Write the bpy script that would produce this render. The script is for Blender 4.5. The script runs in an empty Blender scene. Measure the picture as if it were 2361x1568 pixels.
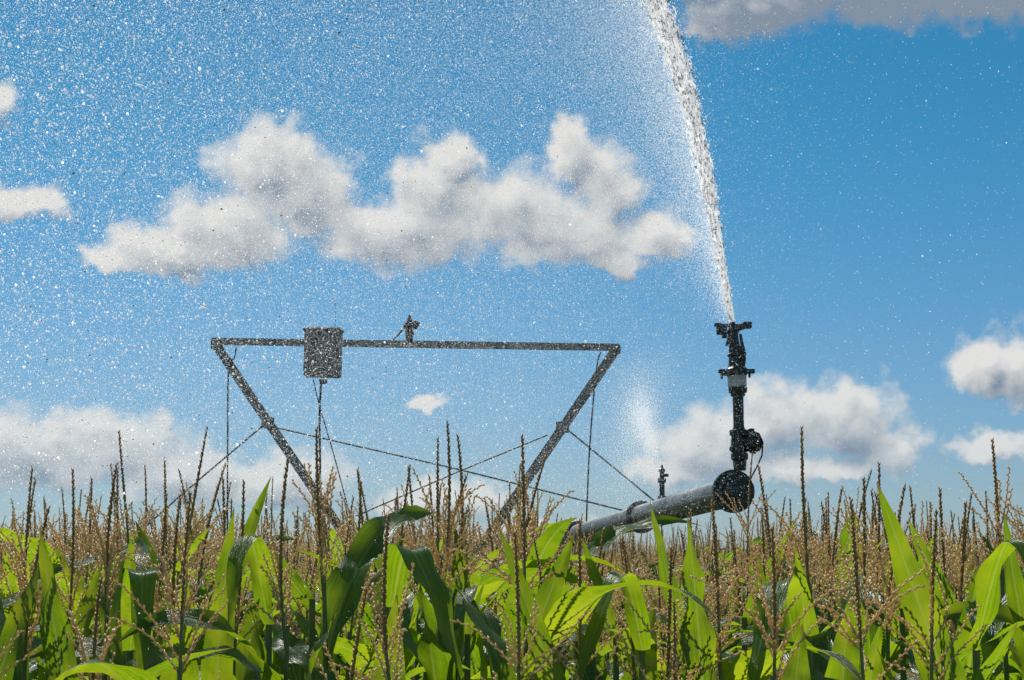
import bpy, math, random
import numpy as np
from mathutils import Vector, Matrix
rnd = random.Random(7)
nr = np.random.default_rng(11)
scene = bpy.context.scene
scene.view_settings.view_transform = 'Standard'
scene.view_settings.look = 'None'
scene.view_settings.exposure = 0

# ------------------------------------------------ camera
FPX = 4591.0
CH = 2.35
TH = math.atan(516 / FPX)
cam = bpy.data.cameras.new("camera"); cam.lens = 70; cam.sensor_width = 36
cam.clip_end = 6000; cam.clip_start = 0.05
camo = bpy.data.objects.new("camera", cam); scene.collection.objects.link(camo)
camo.location = (0, 0, CH); camo.rotation_euler = (math.pi/2 + TH, 0, 0)
scene.camera = camo

def ray(px, py):
    a = (px - 1180.5) / FPX; b = (784 - py) / FPX
    return Vector((a, math.cos(TH) - b*math.sin(TH), math.sin(TH) + b*math.cos(TH)))
def P(px, py, d):
    r = ray(px, py)
    return Vector((0, 0, CH)) + r * (d / r.y)
def AE(px, py):
    r = ray(px, py).normalized()
    return math.atan2(r.x, r.y)*10, math.asin(r.z)*10

# ------------------------------------------------ node helper
class NT:
    def __init__(s, nt): s.nt = nt; s.n = nt.nodes; s.l = nt.links
    def new(s, t, **k):
        n = s.n.new(t)
        for a, b in k.items(): setattr(n, a, b)
        return n
    def put(s, sock, v):
        if hasattr(v, 'is_output'): s.l.new(v, sock)
        else: sock.default_value = v
    def m(s, op, a, b=0.0, c=None, clamp=False):
        n = s.n.new('ShaderNodeMath'); n.operation = op; n.use_clamp = clamp
        s.put(n.inputs[0], a); s.put(n.inputs[1], b)
        if c is not None: s.put(n.inputs[2], c)
        return n.outputs[0]
    def v(s, op, a, b=(0, 0, 0), scale=None):
        n = s.n.new('ShaderNodeVectorMath'); n.operation = op
        s.put(n.inputs[0], a)
        if op not in ('LENGTH', 'SCALE', 'NORMALIZE'): s.put(n.inputs[1], b)
        if scale is not None: s.put(n.inputs['Scale'], scale)
        return n.outputs['Value'] if op in ('LENGTH', 'DOT_PRODUCT') else n.outputs[0]
    def noise(s, vec, sc, det=4, rough=0.5, col=False):
        n = s.n.new('ShaderNodeTexNoise'); s.put(n.inputs['Scale'], sc)
        n.inputs['Detail'].default_value = det; n.inputs['Roughness'].default_value = rough
        if vec is not None: s.l.new(vec, n.inputs['Vector'])
        return n.outputs['Color' if col else 'Fac']
    def smooth(s, x, a, b, c=0.0, d=1.0):
        n = s.n.new('ShaderNodeMapRange'); n.interpolation_type = 'SMOOTHSTEP'
        s.put(n.inputs[0], x); n.inputs[1].default_value = a; n.inputs[2].default_value = b
        n.inputs[3].default_value = c; n.inputs[4].default_value = d
        return n.outputs[0]
    def mix(s, f, a, b, blend='MIX'):
        n = s.n.new('ShaderNodeMix'); n.data_type = 'RGBA'; n.blend_type = blend
        s.put(n.inputs[0], f)
        s.put(n.inputs[6], a if hasattr(a, 'is_output') else (*a, 1))
        s.put(n.inputs[7], b if hasattr(b, 'is_output') else (*b, 1))
        return n.outputs[2]

# ------------------------------------------------ sun + sky
SUN_AZ = math.radians(-28); SUN_EL = math.radians(50)   # azimuth from +Y, negative = left
sd = Vector((math.sin(SUN_AZ)*math.cos(SUN_EL), math.cos(SUN_AZ)*math.cos(SUN_EL), math.sin(SUN_EL)))
sun = bpy.data.lights.new("sun", 'SUN'); sun.energy = 5.0; sun.angle = math.radians(0.5); sun.color = (1, 0.95, 0.86)
suno = bpy.data.objects.new("sun", sun); scene.collection.objects.link(suno)
suno.rotation_euler = sd.to_track_quat('Z', 'Y').to_euler(); suno.location = (-10, 10, 20)

world = bpy.data.worlds.new("World"); scene.world = world; world.use_nodes = True
world.node_tree.nodes.clear()
world.cycles.sampling_method = 'NONE'

# clouds: (az/el centre via px, py; rx, ry)
B = [(620,400,135,125),(700,460,140,130),(520,540,160,95),(390,575,160,66),(270,590,95,34),
     (870,540,150,105),(1000,440,125,105),(1050,370,60,70),(960,530,170,115),(1180,510,160,125),
     (1320,365,75,85),(1400,440,90,105),(1310,550,180,105),(1520,540,75,70),(1420,595,90,45),
     (50,475,110,48),(-20,250,45,60),
     (60,1060,180,105),(250,1040,180,90),(420,1100,160,75),(640,1110,170,75),
     (990,930,50,24),(1030,1155,170,50),(1250,1225,170,36),
     (1930,970,140,115),(1790,990,130,100),(2050,1040,95,80),(1650,1040,150,95),(1560,1090,120,50),(1830,1090,220,40),
     (2280,840,90,80),(2350,850,90,95),(2290,1035,90,45),
     (1760,20,190,95),(1980,-20,280,120),(2260,-20,300,110),(1500,-50,250,50),(1680,60,100,55)]
g = bpy.data.node_groups.new("cloud_density", 'ShaderNodeTree')
g.interface.new_socket("P", in_out='INPUT', socket_type='NodeSocketVector')
g.interface.new_socket("D", in_out='OUTPUT', socket_type='NodeSocketFloat')
t = NT(g)
gi = t.new('NodeGroupInput'); p0 = gi.outputs[0]
w1 = t.v('SUBTRACT', t.noise(p0, 2.6, 2, 0.5, True), (0.5, 0.5, 0.5))
w1 = t.v('MULTIPLY', w1, (0.24, 0.18, 0))
p1 = t.v('ADD', p0, w1)
w2 = t.v('SUBTRACT', t.noise(p0, 8.0, 3, 0.58, True), (0.5, 0.5, 0.5))
w2 = t.v('MULTIPLY', w2, (0.22, 0.19, 0))
p = t.v('ADD', p1, w2)
acc = None
for (x, y, rx, ry) in B:
    a, e = AE(x, y)
    q = t.v('SUBTRACT', p, (a, e, 0))
    q = t.v('MULTIPLY', q, (FPX/10/rx, FPX/10/ry, 0))
    q2 = t.v('MULTIPLY', q, (-1, -1.35, 0))
    q = t.v('MAXIMUM', q, q2)
    f = t.m('SUBTRACT', 1.0, t.v('LENGTH', q))
    if acc is None: acc = f
    else: acc = t.m('SMOOTH_MAX', acc, f, 0.28)
sp = t.new('ShaderNodeSeparateXYZ'); t.l.new(p0, sp.inputs[0])
far = t.m('MAXIMUM', t.m('SUBTRACT', t.m('ABSOLUTE', sp.outputs[0]), 3.0), t.m('SUBTRACT', sp.outputs[1], 3.3))
far = t.smooth(far, 0, 0.8)
gen = t.m('SUBTRACT', t.noise(p0, 0.7, 4, 0.5), 0.56)
gen = t.m('MULTIPLY', gen, 4.0)
gen = t.m('ADD', gen, t.m('MULTIPLY', t.m('SUBTRACT', far, 1.0), 4.0))
acc = t.m('MAXIMUM', acc, gen)
acc = t.m('MAXIMUM', acc, -1.0)
vo = t.new('ShaderNodeTexVoronoi'); vo.feature = 'SMOOTH_F1'; vo.inputs['Scale'].default_value = 5.5
vo.inputs['Smoothness'].default_value = 0.8; t.l.new(p, vo.inputs['Vector']); vo.voronoi_dimensions = '2D'
vo.inputs['Detail'].default_value = 1.0
bil = t.m('MULTIPLY', t.m('SUBTRACT', 0.62, vo.outputs['Distance']), 0.36)
fb = t.m('MULTIPLY', t.m('SUBTRACT', t.noise(p0, 5.0, 5, 0.6), 0.5), 1.15)
d = t.m('ADD', t.m('ADD', t.m('MULTIPLY', acc, 1.2), bil), fb)
d = t.m('ADD', d, 0.19)
go = t.new('NodeGroupOutput'); t.l.new(d, go.inputs[0])

w = NT(world.node_tree)
tc = w.new('ShaderNodeTexCoord')
nv = w.v('NORMALIZE', tc.outputs['Generated'])
s3 = w.new('ShaderNodeSeparateXYZ'); w.l.new(nv, s3.inputs[0])
az = w.m('MULTIPLY', w.m('ARCTAN2', s3.outputs[0], s3.outputs[1]), 10)
el = w.m('MULTIPLY', w.m('ARCSINE', s3.outputs[2]), 10)
cb = w.new('ShaderNodeCombineXYZ'); w.l.new(az, cb.inputs[0]); w.l.new(el, cb.inputs[1])
pp = cb.outputs[0]
def dens(vec):
    n = w.new('ShaderNodeGroup'); n.node_tree = g; w.l.new(vec, n.inputs[0]); return n.outputs[0]
D0 = dens(pp)
D1 = dens(w.v('ADD', pp, (-0.05, 0.10, 0)))
alpha = w.m('MULTIPLY', w.smooth(D0, -0.10, 0.66), w.smooth(el, 0.0, 1.1, 0.72, 1.0))
lit = w.m('MULTIPLY', w.m('SUBTRACT', D0, D1), 0.76)
edge = w.smooth(D0, 0.25, 1.4, 0.20, -0.27)
sh = w.m('ADD', w.m('ADD', lit, edge), 0.55)
sh = w.m('ADD', sh, 0.0, clamp=True)
hi = w.smooth(el, 2.36, 2.70)
sh = w.m('SUBTRACT', sh, w.m('MULTIPLY', hi, 0.60), clamp=True)
ccol = w.mix(sh, (0.25, 0.32, 0.41), (0.84, 0.84, 0.82))
sky = w.new('ShaderNodeTexSky'); sky.sky_type = 'NISHITA'; sky.sun_disc = False
sky.sun_elevation = SUN_EL; sky.sun_rotation = SUN_AZ
sky.air_density = 1.0; sky.dust_density = 0.15; sky.ozone_density = 3.0
tint = w.mix(w.smooth(el, 0.0, 2.6), (0.38, 0.50, 0.70), (0.14, 0.52, 0.64))
skyc = w.mix(1.0, sky.outputs[0], tint, 'MULTIPLY')
b1 = w.new('ShaderNodeBackground'); w.l.new(skyc, b1.inputs[0]); b1.inputs[1].default_value = 0.11
b2 = w.new('ShaderNodeBackground'); w.l.new(ccol, b2.inputs[0]); b2.inputs[1].default_value = 0.9
ms = w.new('ShaderNodeMixShader'); w.l.new(alpha, ms.inputs[0]); w.l.new(b1.outputs[0], ms.inputs[1]); w.l.new(b2.outputs[0], ms.inputs[2])
wo = w.new('ShaderNodeOutputWorld'); w.l.new(ms.outputs[0], wo.inputs[0])

# ------------------------------------------------ materials
def newmat(name):
    m = bpy.data.materials.new(name); m.use_nodes = True; m.node_tree.nodes.clear()
    return m, NT(m.node_tree)
def princ(name, c1, c2, sc=20, metal=0.0, rough=0.5, bump=0.0):
    m, n = newmat(name)
    tcn = n.new('ShaderNodeTexCoord')
    f = n.noise(tcn.outputs['Object'], sc, 5, 0.6)
    f = n.smooth(f, 0.35, 0.65)
    b = n.new('ShaderNodeBsdfPrincipled')
    n.l.new(n.mix(f, c1, c2), b.inputs['Base Color'])
    b.inputs['Metallic'].default_value = metal
    n.l.new(n.m('ADD', n.m('MULTIPLY', f, 0.15), rough), b.inputs['Roughness'])
    if bump:
        bn = n.new('ShaderNodeBump'); bn.inputs['Strength'].default_value = bump; bn.inputs['Distance'].default_value = 0.004
        n.l.new(f, bn.inputs['Height']); n.l.new(bn.outputs[0], b.inputs['Normal'])
    o = n.new('ShaderNodeOutputMaterial'); n.l.new(b.outputs[0], o.inputs[0])
    return m
M_STEEL = princ("galvanised_steel", (0.12, 0.13, 0.12), (0.20, 0.21, 0.20), 14, 0.3, 0.45, 0.2)
M_PIPE = princ("galvanised_pipe", (0.09, 0.10, 0.105), (0.17, 0.185, 0.19), 9, 0.5, 0.45, 0.2)
M_GUN = princ("dark_cast_metal", (0.018, 0.03, 0.026), (0.04, 0.058, 0.05), 30, 0.3, 0.3, 0.3)
M_BOX = princ("box_paint", (0.10, 0.105, 0.10), (0.15, 0.155, 0.15), 18, 0.1, 0.5, 0.2)
M_PLA = princ("white_bearing", (0.45, 0.50, 0.46), (0.6, 0.64, 0.6), 30, 0.0, 0.35)
M_RUB = princ("black_rubber", (0.02, 0.02, 0.02), (0.035, 0.033, 0.03), 20, 0.0, 0.7)
M_SOIL = princ("soil", (0.07, 0.055, 0.03), (0.05, 0.075, 0.025), 0.8, 0.0, 0.9)

def leafmat():
    m, n = newmat("corn_leaf")
    uv = n.new('ShaderNodeUVMap'); s = n.new('ShaderNodeSeparateXYZ'); n.l.new(uv.outputs[0], s.inputs[0])
    oi = n.new('ShaderNodeObjectInfo'); tcn = n.new('ShaderNodeTexCoord')
    cv = n.new('ShaderNodeCombineXYZ'); n.l.new(n.m('MULTIPLY', s.outputs[0], 26.0), cv.inputs[0]); n.l.new(n.m('MULTIPLY', s.outputs[1], 1.2), cv.inputs[1])
    vein = n.noise(cv.outputs[0], 1.0, 3, 0.6)
    vein = n.smooth(vein, 0.35, 0.65)
    blot = n.noise(tcn.outputs['Object'], 7.0, 3, 0.6)
    rib = n.smooth(n.m('ABSOLUTE', n.m('SUBTRACT', s.outputs[0], 0.5)), 0.02, 0.05, 1.0, 0.0)
    rv = oi.outputs['Random']
    base = n.mix(vein, (0.022, 0.064, 0.010), (0.044, 0.115, 0.016))
    base = n.mix(n.smooth(blot, 0.45, 0.75), base, (0.07, 0.14, 0.02))
    base = n.mix(n.m('MULTIPLY', rv, 0.5), base, (0.018, 0.070, 0.018))
    base = n.mix(n.m('MULTIPLY', rib, 0.7), base, (0.14, 0.22, 0.06))
    tr = n.mix(vein, (0.28, 0.47, 0.006), (0.50, 0.70, 0.014))
    tr = n.mix(n.smooth(blot, 0.42, 0.68), tr, (0.64, 0.76, 0.02))
    tr = n.mix(n.m('MULTIPLY', rv, 0.5), tr, (0.09, 0.31, 0.01))
    tr = n.mix(n.m('MULTIPLY', rib, 0.6), tr, (0.58, 0.66, 0.12))
    tip = n.smooth(s.outputs[1], 0.93, 1.0)
    base = n.mix(tip, base, (0.22, 0.14, 0.05)); tr = n.mix(tip, tr, (0.3, 0.2, 0.05))
    b = n.new('ShaderNodeBsdfPrincipled'); n.l.new(base, b.inputs['Base Color'])
    n.l.new(n.m('ADD', 0.14, n.m('MULTIPLY', blot, 0.3)), b.inputs['Roughness'])
    bn = n.new('ShaderNodeBump'); bn.inputs['Strength'].default_value = 0.7; bn.inputs['Distance'].default_value = 0.002
    n.l.new(vein, bn.inputs['Height']); n.l.new(bn.outputs[0], b.inputs['Normal'])
    tb = n.new('ShaderNodeBsdfTranslucent'); n.l.new(tr, tb.inputs[0])
    mx = n.new('ShaderNodeMixShader'); mx.inputs[0].default_value = 0.46
    n.l.new(b.outputs[0], mx.inputs[1]); n.l.new(tb.outputs[0], mx.inputs[2])
    o = n.new('ShaderNodeOutputMaterial'); n.l.new(mx.outputs[0], o.inputs[0])
    return m
M_LEAF = leafmat()
def tassmat(name, ca, cb_, ct, tf, tcol):
    m, n = newmat(name)
    oi = n.new('ShaderNodeObjectInfo'); tcn = n.new('ShaderNodeTexCoord')
    f = n.smooth(n.noise(tcn.outputs['Object'], 60.0, 2, 0.6), 0.35, 0.65)
    c = n.mix(f, ca, cb_); c = n.mix(n.m('MULTIPLY', oi.outputs['Random'], 0.6), c, ct)
    b = n.new('ShaderNodeBsdfPrincipled'); n.l.new(c, b.inputs['Base Color']); b.inputs['Roughness'].default_value = 0.45
    tb = n.new('ShaderNodeBsdfTranslucent'); n.l.new(n.mix(0.6, c, tcol), tb.inputs[0])
    mx = n.new('ShaderNodeMixShader'); mx.inputs[0].default_value = tf
    n.l.new(b.outputs[0], mx.inputs[1]); n.l.new(tb.outputs[0], mx.inputs[2])
    o = n.new('ShaderNodeOutputMaterial'); n.l.new(mx.outputs[0], o.inputs[0])
    return m
M_SPIKE = tassmat("tassel_spike", (0.36, 0.23, 0.10), (0.56, 0.38, 0.17), (0.30, 0.25, 0.10), 0.45, (0.88, 0.58, 0.23))
M_BRANCH = tassmat("tassel_branch", (0.78, 0.53, 0.27), (0.88, 0.71, 0.43), (0.82, 0.70, 0.38), 0.5, (1.0, 0.82, 0.47))
M_STALK = princ("corn_stalk", (0.12, 0.19, 0.04), (0.2, 0.24, 0.07), 12, 0, 0.45)

# ------------------------------------------------ mesh builder
class MB:
    def __init__(s): s.v = []; s.f = []; s.mi = []; s.uv = []; s.sm = []
    def add(s, vs, fs, mi=0, uvs=None, smooth=True):
        o = len(s.v); s.v.extend([tuple(x) for x in vs])
        for f in fs:
            s.f.append(tuple(i + o for i in f)); s.mi.append(mi); s.sm.append(smooth)
            s.uv.extend([uvs[i] for i in f] if uvs else [(0.3, 0.3)] * len(f))
    def tube(s, pts, rads, n=8, mi=0, cap=True):
        pts = [Vector(p) for p in pts]; vs = []
        prev = None
        for i, p in enumerate(pts):
            a = pts[max(0, i-1)]; b = pts[min(len(pts)-1, i+1)]
            tt = (b - a).normalized()
            if prev is None:
                ref = Vector((0, 0, 1)) if abs(tt.z) < 0.9 else Vector((1, 0, 0))
                x = tt.cross(ref).normalized()
            else:
                x = (prev - tt * prev.dot(tt)).normalized()
            prev = x; y = tt.cross(x)
            for k in range(n):
                an = 2*math.pi*k/n
                vs.append(p + (x*math.cos(an) + y*math.sin(an)) * rads[i])
        fs = []
        for i in range(len(pts)-1):
            for k in range(n):
                fs.append((i*n+k, i*n+(k+1) % n, (i+1)*n+(k+1) % n, (i+1)*n+k))
        s.add(vs, fs, mi, None, n > 4)
        if cap:
            s.add(vs[:n], [tuple(range(n))[::-1]], mi, None, False)
            s.add(vs[-n:], [tuple(range(n))], mi, None, False)
    def lathe(s, base, axis, prof, n=20, mi=0):
        base = Vector(base); axis = Vector(axis).normalized()
        ref = Vector((0, 0, 1)) if abs(axis.z) < 0.9 else Vector((1, 0, 0))
        x = axis.cross(ref).normalized(); y = axis.cross(x)
        vs = []
        for (h, r) in prof:
            for k in range(n):
                an = 2*math.pi*k/n
                vs.append(base + axis*h + (x*math.cos(an)+y*math.sin(an))*max(r, 1e-4))
        fs = []
        for i in range(len(prof)-1):
            for k in range(n):
                fs.append((i*n+k, i*n+(k+1) % n, (i+1)*n+(k+1) % n, (i+1)*n+k))
        s.add(vs, fs, mi, None, False)
        s.add(vs[:n], [tuple(range(n))[::-1]], mi, None, False)
        s.add(vs[-n:], [tuple(range(n))], mi, None, False)
    def box(s, c, sx, sy, sz, mi=0, rot=None, bev=0.12):
        c = Vector(c); b = bev*min(sx, sy, sz)
        hx, hy, hz = sx/2, sy/2, sz/2
        vs = []
        for (z, ins) in ((-hz, b), (-hz+b, 0), (hz-b, 0), (hz, b)):
            for (px, py) in ((-1, -1), (1, -1), (1, 1), (-1, 1)):
                ax, ay = hx-ins, hy-ins
                if (px, py) == (-1, -1) or (px, py) == (1, 1): seq = [(px*ax, py*(ay-b)), (px*(ax-b), py*ay)]
                else: seq = [(px*(ax-b), py*ay), (px*ax, py*(ay-b))]
                for q in seq:
                    v = Vector((q[0], q[1], z))
                    if rot is not None: v = rot @ v
                    vs.append(c + v)
        fs = []
        for i in range(3):
            for k in range(8): fs.append((i*8+k, i*8+(k+1) % 8, (i+1)*8+(k+1) % 8, (i+1)*8+k))
        fs.append(tuple(range(8))[::-1]); fs.append(tuple(range(24, 32)))
        s.add(vs, fs, mi, None, False)
    def beam(s, a, b, wd, th, mi=0, up=Vector((0, -1, 0)), tk=0.008):
        a = Vector(a); b = Vector(b); tt = (b-a).normalized()
        n = (up - tt*up.dot(tt)).normalized(); x = tt.cross(n)
        for (ox, on, sx, sn) in ((0, 0, wd, tk), (-wd/2+tk/2, th/2, tk, th)):
            vs = []
            for q in (a, b):
                for (i, j) in ((-1, -1), (1, -1), (1, 1), (-1, 1)):
                    vs.append(q + x*(ox+i*sx/2) - n*(on + tk*0.3*(1 if on else 0)) + n*(j*sn/2))
            s.add(vs, [(0,1,5,4),(1,2,6,5),(2,3,7,6),(3,0,4,7),(3,2,1,0),(4,5,6,7)], mi, None, False)
    def obj(s, name, mats, coll=None, parent=None):
        me = bpy.data.meshes.new(name)
        me.from_pydata(s.v, [], s.f)
        for m in mats: me.materials.append(m)
        me.polygons.foreach_set('material_index', s.mi)
        me.polygons.foreach_set('use_smooth', s.sm)
        uvl = me.uv_layers.new(name="UVMap")
        uvl.data.foreach_set('uv', np.array(s.uv, dtype=np.float32).ravel())
        me.update()
        o = bpy.data.objects.new(name, me)
        (coll or scene.collection).objects.link(o)
        if parent: o.parent = parent
        return o
def empty(name, loc=(0, 0, 0)):
    e = bpy.data.objects.new(name, None); scene.collection.objects.link(e); e.location = loc; e.empty_display_size = 0.2
    return e

# ------------------------------------------------ ground
gm = MB(); R = 3000
gm.add([(-R,-R,0),(R,-R,0),(R,R,0),(-R,R,0)], [(0,1,2,3)], 0, None, False)
gm.obj("ground", [M_SOIL])

# ------------------------------------------------ corn plants
def leaf(mb, base, az, L, W, a0, bend, twist, kink=0, r=rnd, ns=18, roll=0.0):
    ws = [-1, -0.55, -0.08, 0.08, 0.55, 1]
    p = Vector(base); hd = Vector((math.cos(az), math.sin(az), 0)); side0 = Vector((-math.sin(az), math.cos(az), 0))
    ks = r.uniform(0.3, 0.6); fold = r.uniform(0.1, 0.4)
    f1 = r.uniform(14, 24); ph = r.uniform(0, 6); ph2 = r.uniform(0, 6); amp = W*r.uniform(0.08, 0.22)
    sway = r.uniform(-0.5, 0.5)
    vs = []; uvs = []
    for i in range(ns+1):
        s = i/ns
        ang = a0 + bend*s**1.6
        if kink: ang += kink/(1+math.exp(-(s-ks)*40))
        ang = min(ang, 3.0)
        hd2 = (hd + side0*sway*s).normalized()
        tt = Vector((hd2.x*math.sin(ang), hd2.y*math.sin(ang), math.cos(ang)))
        if i: p = p + tt*(L/ns)
        sd_ = Vector((-hd2.y, hd2.x, 0)); nn = tt.cross(sd_).normalized()
        tw = roll + twist*s
        sx = sd_*math.cos(tw) + nn*math.sin(tw); nx = nn*math.cos(tw) - sd_*math.sin(tw)
        prof = (0.55 + 0.45*min(1, s/0.25)) if s < 0.25 else 1.0
        prof *= max(0.015, (1 - max(0, (s-0.3)/0.7)**1.7))
        hw = W/2*prof
        for wv in ws:
            e = abs(wv)
            off = fold*hw*(e**1.3)*(1-0.5*s)
            ru = amp*e*e*math.sin(f1*s + (ph if wv > 0 else ph2))*min(1, prof*1.2)
            vs.append(p + sx*wv*hw + nx*(off+ru))
            uvs.append((0.5+wv*0.5, s))
    fs = []
    m = len(ws)
    for i in range(ns):
        for k in range(m-1): fs.append((i*m+k, i*m+k+1, (i+1)*m+k+1, (i+1)*m+k))
    mb.add(vs, fs, 0, uvs)

def spikelet(mb, p, d, L, W, mi):
    d = d.normalized(); x = d.orthogonal().normalized(); y = d.cross(x)
    c = p + d*L*0.45
    vs = [p, c+x*W, c+y*W, c-x*W, c-y*W, p+d*L]
    mb.add(vs, [(0,2,1),(0,3,2),(0,4,3),(0,1,4),(5,1,2),(5,2,3),(5,3,4),(5,4,1)], mi, None, True)

def tassel(mb, base, H, nb, r, open_=1.0, lod=1.0):
    base = Vector(base)
    lean = Vector((r.uniform(-0.14, 0.14), r.uniform(-0.14, 0.14), 1)).normalized()
    curve = Vector((r.uniform(-0.12, 0.12), r.uniform(-0.12, 0.12), 0))
    n = 12
    pts = [base + lean*H*i/n + curve*(i/n)**2*H for i in range(n+1)]
    mb.tube(pts, [0.0044*(1-0.7*i/n) for i in range(n+1)], 5, 3, False)
    st = 0.34
    N = int(H*(1-st)/(0.0040*lod))
    for i in range(N):
        s = st + (1-st)*i/N
        k = min(n-1, int(s*n)); fr = s*n-k
        p = pts[k].lerp(pts[k+1], fr)
        a = i*2.4
        d = Vector((math.cos(a)*0.34, math.sin(a)*0.34, 1))
        spikelet(mb, p, d, r.uniform(0.012, 0.017)*lod**0.4, 0.0031*lod**0.3*(1.15-0.5*max(0, (s-0.75)/0.25)), 1)
    for b in range(nb):
        s = r.uniform(0.05, 0.40)
        k = int(s*n); p = pts[k].lerp(pts[k+1], s*n-k).copy()
        a = r.uniform(0, 6.28)
        an = r.uniform(0.22, 0.95)*open_*(1.25-s*1.3); L = r.uniform(0.12, 0.23)
        m = 8; bp = [p]; dr = r.uniform(-0.2, 0.9)
        for i in range(m):
            ang = an + dr*(i/m)**1.3
            q = a + 0.3*math.sin(i*0.7+b)
            bp.append(bp[-1] + Vector((math.cos(q)*math.sin(ang), math.sin(q)*math.sin(ang), math.cos(ang)))*L/m)
        mb.tube(bp, [0.0022*(1-0.6*i/m) for i in range(m+1)], 4, 2, False)
        NN = int(L/(0.0075*lod))
        for i in range(NN):
            u = 0.08 + 0.92*i/NN
            kk = min(m-1, int(u*m)); pt = bp[kk].lerp(bp[kk+1], u*m-kk); tt = (bp[kk+1]-bp[kk]).normalized()
            o = tt.orthogonal().normalized(); o = Matrix.Rotation(i*2.2, 3, tt) @ o
            spikelet(mb, pt, tt + o*0.5, r.uniform(0.010, 0.014)*lod**0.4, 0.0027*lod**0.3, 2)

CM = [M_LEAF, M_SPIKE, M_BRANCH, M_STALK]
protos = bpy.data.collections.new("corn_plant_variants")
NV = 22; NF = 8
for vi in range(NV + NF):
    r = random.Random(100+vi)
    farv = vi >= NV
    mb = MB()
    HT = 2.24 + r.uniform(-0.07, 0.05)
    mb.tube([(0, 0, 0), (0.01, 0, 0.8), (0.0, 0.01, 1.6), (0, 0, HT)], [0.015, 0.013, 0.010, 0.0048], 7, 3, False)
    az = r.uniform(0, 6.28); nl = 13
    upright = vi % 2 == 0
    for i in range(nl):
        if farv and i < 6: 
            continue
        z = 0.5 + (HT-0.71)*(i/(nl-1))**0.9
        top = i >= nl-5
        L = r.uniform(0.65, 0.88) if not top else r.uniform(0.48, 0.72)
        W = r.uniform(0.085, 0.112) if not top else r.uniform(0.075, 0.108)
        a0 = r.uniform(0.35, 0.7) if not top else r.uniform(0.35, 0.85)
        bend = r.uniform(1.0, 2.0) if not top else r.uniform(0.6, 1.9)
        if upright and i in (nl-2, nl-3):
            a0 = r.uniform(0.08, 0.4); bend = r.uniform(0.0, 0.5); L = r.uniform(0.40, 0.58)
        kink = r.uniform(0.8, 1.7) if r.random() < 0.45 and bend > 0.6 else 0
        leaf(mb, (0, 0, z), az + math.pi*(i % 2) + r.uniform(-0.5, 0.5), L, W, a0, bend, r.uniform(-1.3, 1.3), kink, r, 10 if farv else 18)
    tassel(mb, (0, 0, HT-0.06), r.uniform(0.35, 0.48), r.randint(8, 14), r, r.uniform(0.55, 1.1), 1.9 if farv else 1.0)
    mb.obj("corn_plant_v%02d" % vi, CM, protos)

pos = []; rot = []; scl = []; idx = []
y = 4.05
while y < 80:
    sp_ = 0.19 if y < 20 else (0.3 if y < 40 else 0.5)
    dy = 0.58 if y < 20 else (0.8 if y < 40 else 1.5)
    hw = 0.27*y + 2.4
    x = -hw + rnd.uniform(0, 0.2)
    while x < hw:
        px_, py_ = x + rnd.uniform(-0.08, 0.08), y + rnd.uniform(-0.18, 0.18)
        pos.append((px_, py_, 0)); rot.append((rnd.uniform(-0.035, 0.035), rnd.uniform(-0.035, 0.035), rnd.uniform(0, 6.28)))
        k = rnd.gauss(0.998, 0.03); k = max(0.92, min(1.05 if y > 7 else 1.02, k))
        if y < 4.5: k = rnd.uniform(0.88, 0.96)
        # a shorter stand of plants in the strip before the overhang pipe
        if y < 13 and 0.035*y - 0.1 < px_ < 0.118*y + 0.05: k = min(k, 0.975) - 0.035
        ii = rnd.randrange(NV) if y < 13 else NV + rnd.randrange(NF)
        scl.append((rnd.uniform(0.92, 1.08), rnd.uniform(0.92, 1.08), k)); idx.append(ii)
        x += sp_
    y += dy
me = bpy.data.meshes.new("corn_field"); me.from_pydata(pos, [], [])
for nm, dt, data, key in (("rot", 'FLOAT_VECTOR', rot, 'vector'), ("scl", 'FLOAT_VECTOR', scl, 'vector'), ("idx", 'INT', idx, 'value')):
    at = me.attributes.new(nm, dt, 'POINT'); at.data.foreach_set(key, np.array(data).ravel())
cf = bpy.data.objects.new("corn_field", me); scene.collection.objects.link(cf)
gn = bpy.data.node_groups.new("scatter_corn", 'GeometryNodeTree')
gn.interface.new_socket("Geometry", in_out='INPUT', socket_type='NodeSocketGeometry')
gn.interface.new_socket("Geometry", in_out='OUTPUT', socket_type='NodeSocketGeometry')
N = gn.nodes; Lk = gn.links
a = N.new('NodeGroupInput'); o = N.new('NodeGroupOutput'); ip = N.new('GeometryNodeInstanceOnPoints')
ci = N.new('GeometryNodeCollectionInfo'); ci.inputs['Collection'].default_value = protos
ci.inputs['Separate Children'].default_value = True; ci.inputs['Reset Children'].default_value = True
def na(nm, dt):
    q = N.new('GeometryNodeInputNamedAttribute'); q.data_type = dt; q.inputs['Name'].default_value = nm
    return [s for s in q.outputs if s.enabled and s.name == 'Attribute'][0]
mp = N.new('GeometryNodeMeshToPoints')
Lk.new(a.outputs[0], mp.inputs[0]); Lk.new(mp.outputs[0], ip.inputs['Points'])
Lk.new(ci.outputs[0], ip.inputs['Instance']); ip.inputs['Pick Instance'].default_value = True
Lk.new(na("idx", 'INT'), ip.inputs['Instance Index'])
Lk.new(na("rot", 'FLOAT_VECTOR'), ip.inputs['Rotation']); Lk.new(na("scl", 'FLOAT_VECTOR'), ip.inputs['Scale'])
Lk.new(ip.outputs[0], o.inputs[0])
md = cf.modifiers.new("scatter", 'NODES'); md.node_group = gn

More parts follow.
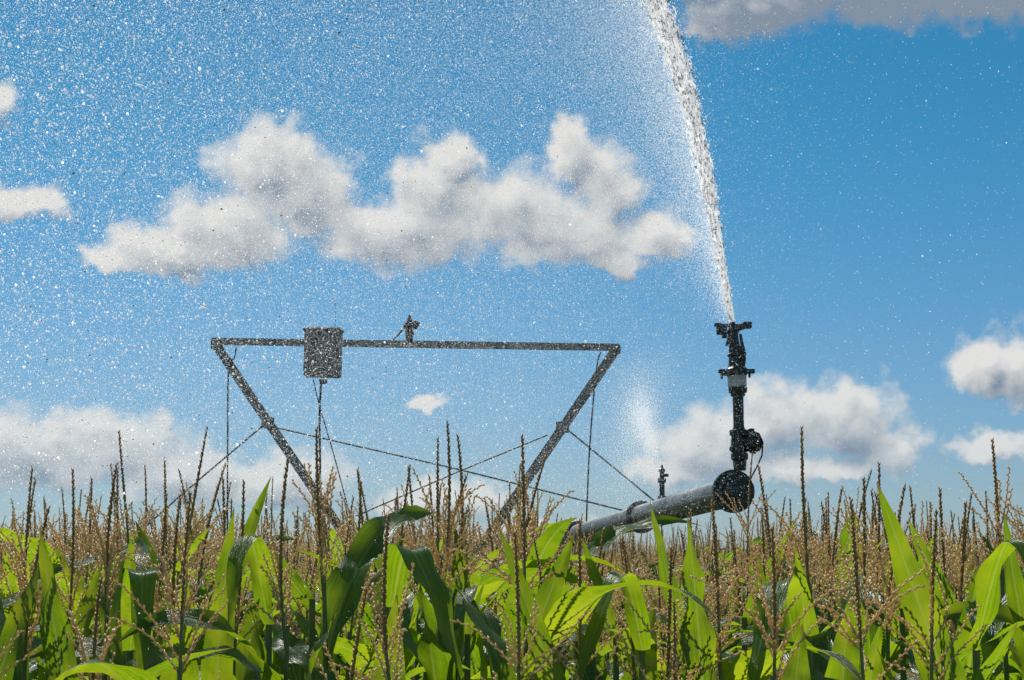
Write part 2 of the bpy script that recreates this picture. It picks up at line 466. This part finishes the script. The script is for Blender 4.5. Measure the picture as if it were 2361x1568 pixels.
# edge-of-field plants with individually placed upper leaves
HL = [((1603,1190),(1632,1720),84,4.4),((2015,1112),(2235,1740),92,4.3),((1150,1212),(1330,1740),58,4.3),
      ((522,1168),(492,1700),68,4.7),((618,1096),(500,1440),42,5.0),((80,1215),(175,1740),74,4.3),
      ((882,1372),(880,1760),88,4.2),((1503,1152),(1600,1560),50,4.8),((1332,1226),(1130,1720),86,4.5),
      ((112,1262),(-70,1720),76,4.4),((1846,1192),(1716,1440),36,5.6),((2165,1215),(2080,1420),40,5.2),
      ((2100,1195),(2200,1420),44,5.0),((1345,1235),(1420,1480),34,5.4),((290,1220),(262,1560),50,4.9),
      ((1950,1380),(1925,1740),86,4.3),((2330,1180),(2380,1560),50,4.6),((585,1235),(720,1400),40,5.0),((120,1255),(250,1440),38,5.2),
      ((2030,1430),(1975,1760),60,4.1),((1065,1210),(1078,1480),44,5.2)]
mb = MB(); rl = random.Random(5)
for (tp_, bs_, wp, dd) in HL:
    T_ = P(*tp_, dd); B_ = P(*bs_, dd+0.03); dv = T_-B_
    L = dv.length; ang = math.acos(dv.z/L); azl = 0.0 if dv.x > 0 else math.pi
    be = rl.uniform(-0.06, 0.10)
    leaf(mb, B_, azl, L, wp*dd/FPX*1.05, max(0.02, ang - be*0.4), be, rl.uniform(-0.35, 0.35), 0, rl, 20, math.pi/2 + rl.uniform(-0.5, 0.5))
    mb.tube([Vector((B_.x, B_.y, 0)), Vector((B_.x, B_.y, 1.2)), B_ + Vector((0, 0, 0.02))], [0.014, 0.012, 0.008], 7, 3, False)
for (x, y, x2, y2, wp, dd) in ((905,1400,965,1318,86,4.35),(300,1500,330,1420,66,4.4),(1830,1480,1800,1400,62,4.4),(620,1440,600,1365,56,4.6),(1480,1500,1440,1440,60,4.5),(2250,1500,2300,1440,66,4.3)):
    A_ = P(x, y, dd); T_ = P(x2, y2, dd); sgn = 1 if T_.x > A_.x else -1
    leaf(mb, A_, -math.pi/2 + sgn*0.5, 0.50, wp*dd/FPX*1.05, 0.35, 0.5, rl.uniform(-0.3, 0.3), 2.0, rl, 22, 0.0)
    mb.tube([Vector((A_.x, A_.y, 0)), A_], [0.014, 0.008], 7, 3, False)
hl = mb.obj("edge_plants", CM, None, cf)

# ------------------------------------------------ pivot frame
DF = 18.0; U = DF/FPX
piv = empty("irrigation_pivot", (0, DF, 0)); 
def fin(mb, name, mats, par, base):
    ob = mb.obj(name, mats, None, par)
    ob.matrix_parent_inverse = Matrix.Translation(-Vector(base))
    return ob
pb = (0, DF, 0)
F = lambda x, y, dd=0: P(x, y, DF+dd)
mb = MB()
mb.beam(F(487, 787), F(1428, 801), 17*U, 0.05)
fin(mb, "top_beam", [M_STEEL], piv, pb)
apex = F(960, 1480)
mb = MB()
mb.beam(F(494, 790, 0.03), apex, 21*U, 0.06)
mb.beam(F(1422, 803, 0.03), apex, 22*U, 0.06)
for (x, y) in ((617, 975), (1297, 985)):
    mb.box(F(x, y, -0.02), 30*U, 0.02, 26*U)
    mb.tube([F(x, y, -0.06), F(x, y, 0.05)], [0.014, 0.014], 8)
for (x, y) in ((500, 793), (1417, 806)):
    mb.box(F(x, y, -0.015), 28*U, 0.012, 22*U)
    mb.tube([F(x, y, -0.05), F(x, y, 0.05)], [0.016, 0.016], 8)
fin(mb, "v_brace", [M_STEEL], piv, pb)
mb = MB()
for (a_, b_) in (((610, 978), (425, 1135)), ((425, 1135), (300, 1245)), ((636, 986), (1060, 1083)), ((1060, 1083), (1480, 1188)),
                 ((1262, 1003), (1060, 1086)), ((1060, 1086), (820, 1190)), ((1303, 986), (1512, 1158))):
    mb.tube([F(*a_, 0.1), F(*b_, 0.1)], [0.0085, 0.0085], 6)
fin(mb, "truss_rods", [M_STEEL], piv, pb)
mb = MB()
bw, bh = 84*U, 114*U
mb.box(F(745, 813, -0.16), bw, 0.2, bh, 0, Matrix.Rotation(0.02, 3, 'Y'), 0.08)
mb.box(F(745, 815, -0.27), bw*0.92, 0.02, bh*0.92, 0, Matrix.Rotation(0.02, 3, 'Y'), 0.3)
mb.box(F(746, 762, -0.18), bw*1.06, 0.27, 0.02, 0, None, 0.2)
mb.tube([F(773, 760, -0.1), F(773, 690, -0.1)], [0.003, 0.002], 6)
mb.box(F(745, 880, -0.16), 0.07, 0.06, 0.04)
fin(mb, "control_box", [M_BOX], piv, pb)
mb = MB()
def cable(pts, r_, dd=0.0):
    P3 = [F(x, y, dd) for x, y in pts]
    out = []
    for i in range(len(P3)-1):
        p0_ = P3[max(0, i-1)]; p1_ = P3[i]; p2_ = P3[i+1]; p3_ = P3[min(len(P3)-1, i+2)]
        for k in range(6):
            u = k/6
            out.append(0.5*((2*p1_) + (p2_-p0_)*u + (2*p0_-5*p1_+4*p2_-p3_)*u*u + (3*p1_-p0_-3*p2_+p3_)*u**3))
    out.append(P3[-1])
    mb.tube(out, [r_]*len(out), 6)
cable([(740, 885), (737, 960), (738, 1060), (738, 1300)], 0.011, -0.12)
cable([(722, 875), (738, 940), (770, 1050), (810, 1200)], 0.006, -0.1)
cable([(545, 800), (540, 825), (527, 850), (525, 1000), (524, 1260)], 0.008, 0.0)
cable([(1385, 812), (1378, 835), (1370, 900), (1358, 1060), (1350, 1260)], 0.008, 0.0)
cable([(905, 785), (922, 768), (935, 748), (945, 735)], 0.009, -0.05)
fin(mb, "cables", [M_RUB], piv, pb)
mb = MB(); q = F(944, 792, 0)
mb.lathe(q, (0, 0, 1), [(0, 0.045), (0.02, 0.045), (0.02, 0.034), (0.08, 0.034), (0.08, 0.044), (0.1, 0.044), (0.1, 0.038), (0.17, 0.036), (0.17, 0.046), (0.19, 0.046), (0.2, 0.024), (0.235, 0.02), (0.262, 0.008)], 12)
mb.box(q + Vector((0.055, 0, 0.17)), 0.06, 0.04, 0.07, 0, Matrix.Rotation(0.5, 3, 'Y'))
mb.box(q + Vector((-0.035, 0, 0.14)), 0.05, 0.03, 0.03)
fin(mb, "beam_sprinkler", [M_GUN], piv, pb)
mb = MB(); gz = 0.62
mb.box(apex, 0.22, 0.22, 0.1)
for sx in (-1, 1):
    for sy in (-0.25, 0.25):
        mb.beam(apex + Vector((0, sy*0.4, 0)), Vector((apex.x + sx*1.9, DF+sy, gz)), 0.07, 0.06)
mb.box((apex.x, DF, gz), 4.2, 0.14, 0.16)
fin(mb, "tower_base", [M_STEEL], piv, pb)
mb = MB()
for sx in (-1, 1):
    c = Vector((apex.x + sx*1.9, DF-0.12, gz))
    mb.lathe(c, (0, -1, 0), [(0, 0.2), (0.0, 0.52), (0.06, 0.62), (0.24, 0.62), (0.3, 0.52), (0.3, 0.3), (0.22, 0.28), (0.22, 0.05)], 28)
    for k in range(22):
        an = k*2*math.pi/22
        mb.box(c + Vector((math.cos(an)*0.625, -0.15, math.sin(an)*0.625)), 0.04, 0.26, 0.05, 0, Matrix.Rotation(-an, 3, 'Y'))
fin(mb, "wheels", [M_RUB], piv, pb)

# ------------------------------------------------ overhang pipe + end gun
DG = 11.5; V = DG/FPX
G = lambda x, y, dd=0: P(x, y, DG+dd)
ge = G(1690, 1133); farp = P(1250, 1256, 18.6)
pd = (farp - ge).normalized()
mb = MB()
mb.tube([ge + pd*0.04, farp, farp + pd*5], [0.084, 0.084, 0.084], 28)
for dist in (2.6, 5.2):
    mb.lathe(ge + pd*dist, pd, [(0, 0.085), (0, 0.115), (0.03, 0.115), (0.03, 0.085)], 24)
mb.tube([farp + Vector((0, 0, -0.05)), Vector((apex.x, DF, apex.z))], [0.03, 0.03], 8)
fin(mb, "overhang_pipe", [M_PIPE], piv, pb)

gun = empty("sprinkler_gun", ge)
mb = MB()
ax = (-pd + Vector((0.05, 0, 0.0))).normalized()
mb.lathe(ge - ax*0.03, ax, [(0, 0.09), (0, 0.118), (0.022, 0.118), (0.022, 0.125), (0.05, 0.125), (0.05, 0.07), (0.065, 0.065), (0.075, 0.03)], 26)
xx = ax.cross(Vector((0, 0, 1))).normalized(); yy = ax.cross(xx)
for k in range(8):
    an = (k+0.5)*math.pi/4
    c = ge + ax*0.02 + (xx*math.cos(an)+yy*math.sin(an))*0.1
    mb.lathe(c - ax*0.005, ax, [(0, 0.012), (0.018, 0.012), (0.018, 0.006), (0.03, 0.006)], 6)
fin(mb, "end_flange", [M_GUN], gun, ge)
mb = MB()
def vl(x0, y0, prof, n=18, mi=0, x1=None):
    base = G(x0, y0); top = G(x1 if x1 is not None else x0, prof[-1][0]); axv = (top-base).normalized()
    mb.lathe(base, axv, [((y0-py)*V, hw*V) for py, hw in prof], n, mi)
vl(1706, 1085, [(1085, 14), (1062, 16), (1058, 20), (1046, 20), (1044, 17), (1005, 18), (1003, 22), (992, 22), (990, 15), (984, 12.5), (915, 12.5), (912, 17), (905, 17), (905, 21), (893, 22)], 18, 0, 1701)
vl(1700, 893, [(893, 19), (890, 22), (866, 22), (864, 19)], 20, 1, 1699)
vl(1699, 866, [(866, 24), (862, 24), (862, 38), (855, 38), (855, 26), (850, 24), (845, 19), (838, 17), (822, 15), (820, 18), (815, 18), (812, 14), (790, 12.5), (770, 11), (766, 15), (760, 15), (758, 10), (748, 8), (741, 6)], 18, 0, 1688)
mb.box(G(1664, 856), 16*V, 0.03, 9*V); mb.box(G(1733, 856), 14*V, 0.03, 10*V)
mb.box(G(1664, 866), 5*V, 0.012, 16*V); mb.box(G(1728, 864), 5*V, 0.012, 14*V)
mb.lathe(G(1712, 1022), (1, -0.25, 0.05), [(0, 0.035), (0.02, 0.048), (0.045, 0.062), (0.06, 0.062), (0.06, 0.066), (0.072, 0.066), (0.072, 0.058), (0.1, 0.048), (0.115, 0.02)], 20)
mb.box(G(1697, 1025), 22*V, 0.07, 30*V)
mb.box(G(1732, 993), 14*V, 0.03, 10*V)
mb.lathe(G(1690, 1035), (-1, -0.1, 0), [(0, 0.02), (0.012, 0.02), (0.012, 0.012), (0.02, 0.012)], 10)
mb.tube([G(1712, 845, -.02), G(1716, 815, -.02), G(1711, 795, -.02), G(1707, 770, -.02)], [0.011, 0.013, 0.011, 0.008], 8)
mb.box(G(1713, 835, -.02), 12*V, 0.03, 22*V, 0, Matrix.Rotation(0.15, 3, 'Y'))
mb.box(G(1709, 806, -.02), 11*V, 0.025, 16*V, 0, Matrix.Rotation(-0.2, 3, 'Y'))
mb.tube([G(1650, 749), G(1700, 751), G(1732, 747)], [0.008, 0.010, 0.008], 8)
mb.box(G(1664, 761), 24*V, 0.04, 22*V); mb.box(G(1655, 749), 16*V, 0.035, 8*V)
mb.box(G(1680, 778), 6*V, 0.03, 40*V, 0, Matrix.Rotation(0.25, 3, 'Y'))
mb.box(G(1722, 750), 22*V, 0.05, 15*V); mb.box(G(1707, 757), 20*V, 0.04, 9*V, 0, Matrix.Rotation(-0.25, 3, 'Y'))
mb.box(G(1670, 775), 12*V, 0.03, 9*V)
fin(mb, "gun_riser", [M_GUN, M_PLA], gun, ge)
mb = MB()
pts = [(1737, 995), (1750, 1000), (1759, 1020), (1757, 1050), (1746, 1075), (1735, 1095), (1728, 1110)]
mb.tube([G(x, y, -0.05) for x, y in pts], [0.005]*len(pts), 6)
fin(mb, "control_hose", [M_RUB], gun, ge)

dS = 13.4
sb = ge + pd*((dS-DG)/pd.y)
spk = empty("small_sprinkler", sb)
mb = MB()
mb.lathe(sb + Vector((0, 0, 0.05)), (0, 0, 1), [(0, 0.03), (0.05, 0.03), (0.05, 0.018), (0.14, 0.018), (0.14, 0.028), (0.17, 0.028), (0.17, 0.016), (0.21, 0.014), (0.21, 0.022), (0.23, 0.022), (0.24, 0.01), (0.26, 0.006)], 12)
mb.box(sb + Vector((0.02, 0, 0.24)), 0.05, 0.02, 0.02)
fin(mb, "sprinkler_body", [M_GUN], spk, sb)

# ------------------------------------------------ water
def dropmat(name, dark, glow, sparkle):
    m, n = newmat(name)
    ge_ = n.new('ShaderNodeAttribute'); ge_.attribute_name = "rv"
    rv = ge_.outputs['Fac']
    f = n.smooth(rv, dark, dark+0.01)
    c = n.mix(f, (0.16, 0.18, 0.19), (0.9, 0.9, 0.9))  # darker share of drops: refraction of the dark corn put into colour
    df = n.new('ShaderNodeBsdfDiffuse'); n.l.new(c, df.inputs[0])
    gl = n.new('ShaderNodeBsdfGlossy'); gl.inputs['Roughness'].default_value = 0.3
    m2 = n.new('ShaderNodeMixShader'); m2.inputs[0].default_value = 0.15; n.l.new(df.outputs[0], m2.inputs[1]); n.l.new(gl.outputs[0], m2.inputs[2])
    em = n.new('ShaderNodeEmission'); em.inputs[0].default_value = (1.0, 0.985, 0.96, 1)  # added self-glow on the water, standing in for backlit sun sparkle
    st = n.m('ADD', glow, n.m('MULTIPLY', n.m('POWER', rv, 6.0), sparkle))
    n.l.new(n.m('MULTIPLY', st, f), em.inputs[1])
    ad = n.new('ShaderNodeAddShader'); n.l.new(m2.outputs[0], ad.inputs[0]); n.l.new(em.outputs[0], ad.inputs[1])
    o_ = n.new('ShaderNodeOutputMaterial'); n.l.new(ad.outputs[0], o_.inputs[0])
    m.cycles.emission_sampling = 'NONE'
    return m
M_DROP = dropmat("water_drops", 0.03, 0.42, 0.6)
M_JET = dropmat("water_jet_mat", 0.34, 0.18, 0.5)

jets = [G(1688, 742), G(1662, 600, 0.1), G(1637, 450, 0.2), G(1606, 300, 0.3), G(1566, 150, 0.4), G(1512, 0, 0.5), G(1440, -170, 0.65), G(1350, -350, 0.8)]
JP = np.array([list(p_) for p_ in jets])
def jet_at(tt):
    k = np.clip((tt*(len(JP)-1)).astype(int), 0, len(JP)-2); f = (tt*(len(JP)-1) - k)[:, None]
    g0 = JP[np.clip(k-1, 0, 99)]; g1 = JP[k]; g2 = JP[k+1]; g3 = JP[np.clip(k+2, 0, len(JP)-1)]
    return 0.5*((2*g1) + (g2-g0)*f + (2*g0-5*g1+4*g2-g3)*f*f + (3*g1-g0-3*g2+g3)*f**3)

def points_object(name, P_, R_, mat, parent=None):
    me = bpy.data.meshes.new(name); me.vertices.add(len(P_)); me.vertices.foreach_set('co', P_.astype(np.float32).ravel())
    at = me.attributes.new("rad", 'FLOAT', 'POINT'); at.data.foreach_set('value', R_.astype(np.float32))
    at = me.attributes.new("rv", 'FLOAT', 'POINT'); at.data.foreach_set('value', nr.random(len(P_)).astype(np.float32))
    me.materials.append(mat)
    ob = bpy.data.objects.new(name, me); scene.collection.objects.link(ob)
    if parent: ob.parent = parent
    gn = bpy.data.node_groups.new(name+"_nodes", 'GeometryNodeTree')
    gn.interface.new_socket("Geometry", in_out='INPUT', socket_type='NodeSocketGeometry')
    gn.interface.new_socket("Geometry", in_out='OUTPUT', socket_type='NodeSocketGeometry')
    a = gn.nodes.new('NodeGroupInput'); o = gn.nodes.new('NodeGroupOutput'); mp = gn.nodes.new('GeometryNodeMeshToPoints')
    q = gn.nodes.new('GeometryNodeInputNamedAttribute'); q.data_type = 'FLOAT'; q.inputs['Name'].default_value = "rad"
    sm = gn.nodes.new('GeometryNodeSetMaterial'); sm.inputs['Material'].default_value = mat
    gn.links.new(a.outputs[0], mp.inputs[0])
    gn.links.new([s for s in q.outputs if s.enabled and s.name == 'Attribute'][0], mp.inputs['Radius'])
    gn.links.new(mp.outputs[0], sm.inputs[0]); gn.links.new(sm.outputs[0], o.inputs[0])
    md = ob.modifiers.new("points", 'NODES'); md.node_group = gn
    return ob

import bmesh
bm = bmesh.new(); bmesh.ops.create_icosphere(bm, subdivisions=1, radius=1)
iv = np.array([v.co[:] for v in bm.verts]); ifc = np.array([[v.index for v in f.verts] for f in bm.faces]); bm.free()
NJ = 9500
tt = nr.random(NJ)**0.85
c = jet_at(tt); c2 = jet_at(np.minimum(tt+0.01, 1)); c1 = jet_at(np.maximum(tt-0.01, 0)); T = c2-c1; T /= np.linalg.norm(T, axis=1)[:, None]
wid = 0.010 + 0.085*tt**0.9
off = nr.normal(size=(NJ, 3))*0.42*wid[:, None]
c = c + off
ln = (0.008 + 0.022*nr.random(NJ)**2)*(0.7+0.7*tt); th = (0.0025+0.0045*nr.random(NJ)**2)*(0.75+0.6*tt)
Xa = np.cross(T, np.array([0, 1, 0])); Xa /= np.linalg.norm(Xa, axis=1)[:, None]; Ya = np.cross(T, Xa)
jit = 1 + 0.3*nr.normal(size=(NJ, len(iv), 1))
L3 = iv[None, :, :]*jit
vv = c[:, None, :] + L3[..., 0:1]*Xa[:, None, :]*th[:, None, None] + L3[..., 1:2]*Ya[:, None, :]*th[:, None, None] + L3[..., 2:3]*T[:, None, :]*ln[:, None, None]
vv = vv.reshape(-1, 3); ff = (ifc[None] + (np.arange(NJ)*len(iv))[:, None, None]).reshape(-1, 3)
me = bpy.data.meshes.new("water_jet"); me.vertices.add(len(vv)); me.vertices.foreach_set('co', vv.astype(np.float32).ravel())
me.loops.add(len(ff)*3); me.loops.foreach_set('vertex_index', ff.astype(np.int32).ravel())
me.polygons.add(len(ff)); me.polygons.foreach_set('loop_start', np.arange(0, len(ff)*3, 3, dtype=np.int32)); me.update(calc_edges=True)
at = me.attributes.new("rv", 'FLOAT', 'POINT'); at.data.foreach_set('value', np.repeat(nr.random(NJ), len(iv)).astype(np.float32))
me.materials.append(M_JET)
jo = bpy.data.objects.new("water_jet", me); scene.collection.objects.link(jo)

PP = []; RR = []
def addp(p_, r_): PP.append(p_); RR.append(r_)
n_ = 170000
tt = nr.random(n_)**0.62; c = jet_at(tt)
o1 = nr.exponential(1.0, n_)*(0.02+0.44*tt)
c[:, 0] -= o1 - 0.015 - 0.03*tt; c[:, 2] -= o1*nr.random(n_)*0.9; c[:, 1] += nr.normal(size=n_)*0.1*(0.3+tt)
addp(c, 0.0007+0.0008*nr.random(n_))
n_ = 8000
tt = nr.random(n_)**0.7; c = jet_at(tt); c += nr.normal(size=(n_, 3))*(0.008+0.06*tt)[:, None]
addp(c, 0.0013+0.0020*nr.random(n_))
def curtain(n_, r0, r1, tp, spread, zlo=1.9, zhi=5.6):
    s_ = nr.random(n_)**tp
    cx = 0.95 - 3.2*s_; cy = 12.5 - 8.0*s_
    x = cx + nr.normal(size=n_)*spread; y = cy + nr.normal(size=n_)*spread*1.4
    y = np.maximum(y, 3.3 + nr.random(n_))
    z = zlo + (zhi-zlo)*nr.random(n_)**0.8
    keep = (z > 2.6) | (nr.random(n_) < 0.18)
    x, y, z = x[keep], y[keep], z[keep]
    return np.stack([x, y, z], 1), r0 + (r1-r0)*nr.random(len(x))**2.5
p_, r_ = curtain(1000000, 0.0005, 0.0012, 0.62, 0.62); addp(p_, r_)
p_, r_ = curtain(46000, 0.0012, 0.0028, 0.45, 0.7); addp(p_, r_)
p_, r_ = curtain(20000, 0.0014, 0.0040, 0.20, 0.6); addp(p_, r_)
n_ = 14000
p_ = np.stack([nr.uniform(0.2, 4.5, n_), nr.uniform(6, 15, n_), nr.uniform(2.4, 6.5, n_)], 1); addp(p_, 0.0008+0.0014*nr.random(n_)**2.5)
n_ = 24000
top = np.array(sb) + np.array([-0.02, 0, 0.30])
u = nr.random(n_)**0.6
px_ = -0.14*np.sin(u*2.6)*(0.6+0.6*nr.random(n_)) + nr.normal(size=n_)*(0.015+0.13*u**1.5)
pz_ = 0.76*u**0.9 + nr.normal(size=n_)*0.07
fall = nr.random(n_)**1.3*0.7*(u > 0.5)
addp(np.stack([top[0]+px_-0.16*fall, top[1]+nr.normal(size=n_)*(0.02+0.1*u), top[2]+pz_-fall], 1), 0.0007+0.0008*nr.random(n_))
PP = np.concatenate(PP); RR = np.concatenate(RR)
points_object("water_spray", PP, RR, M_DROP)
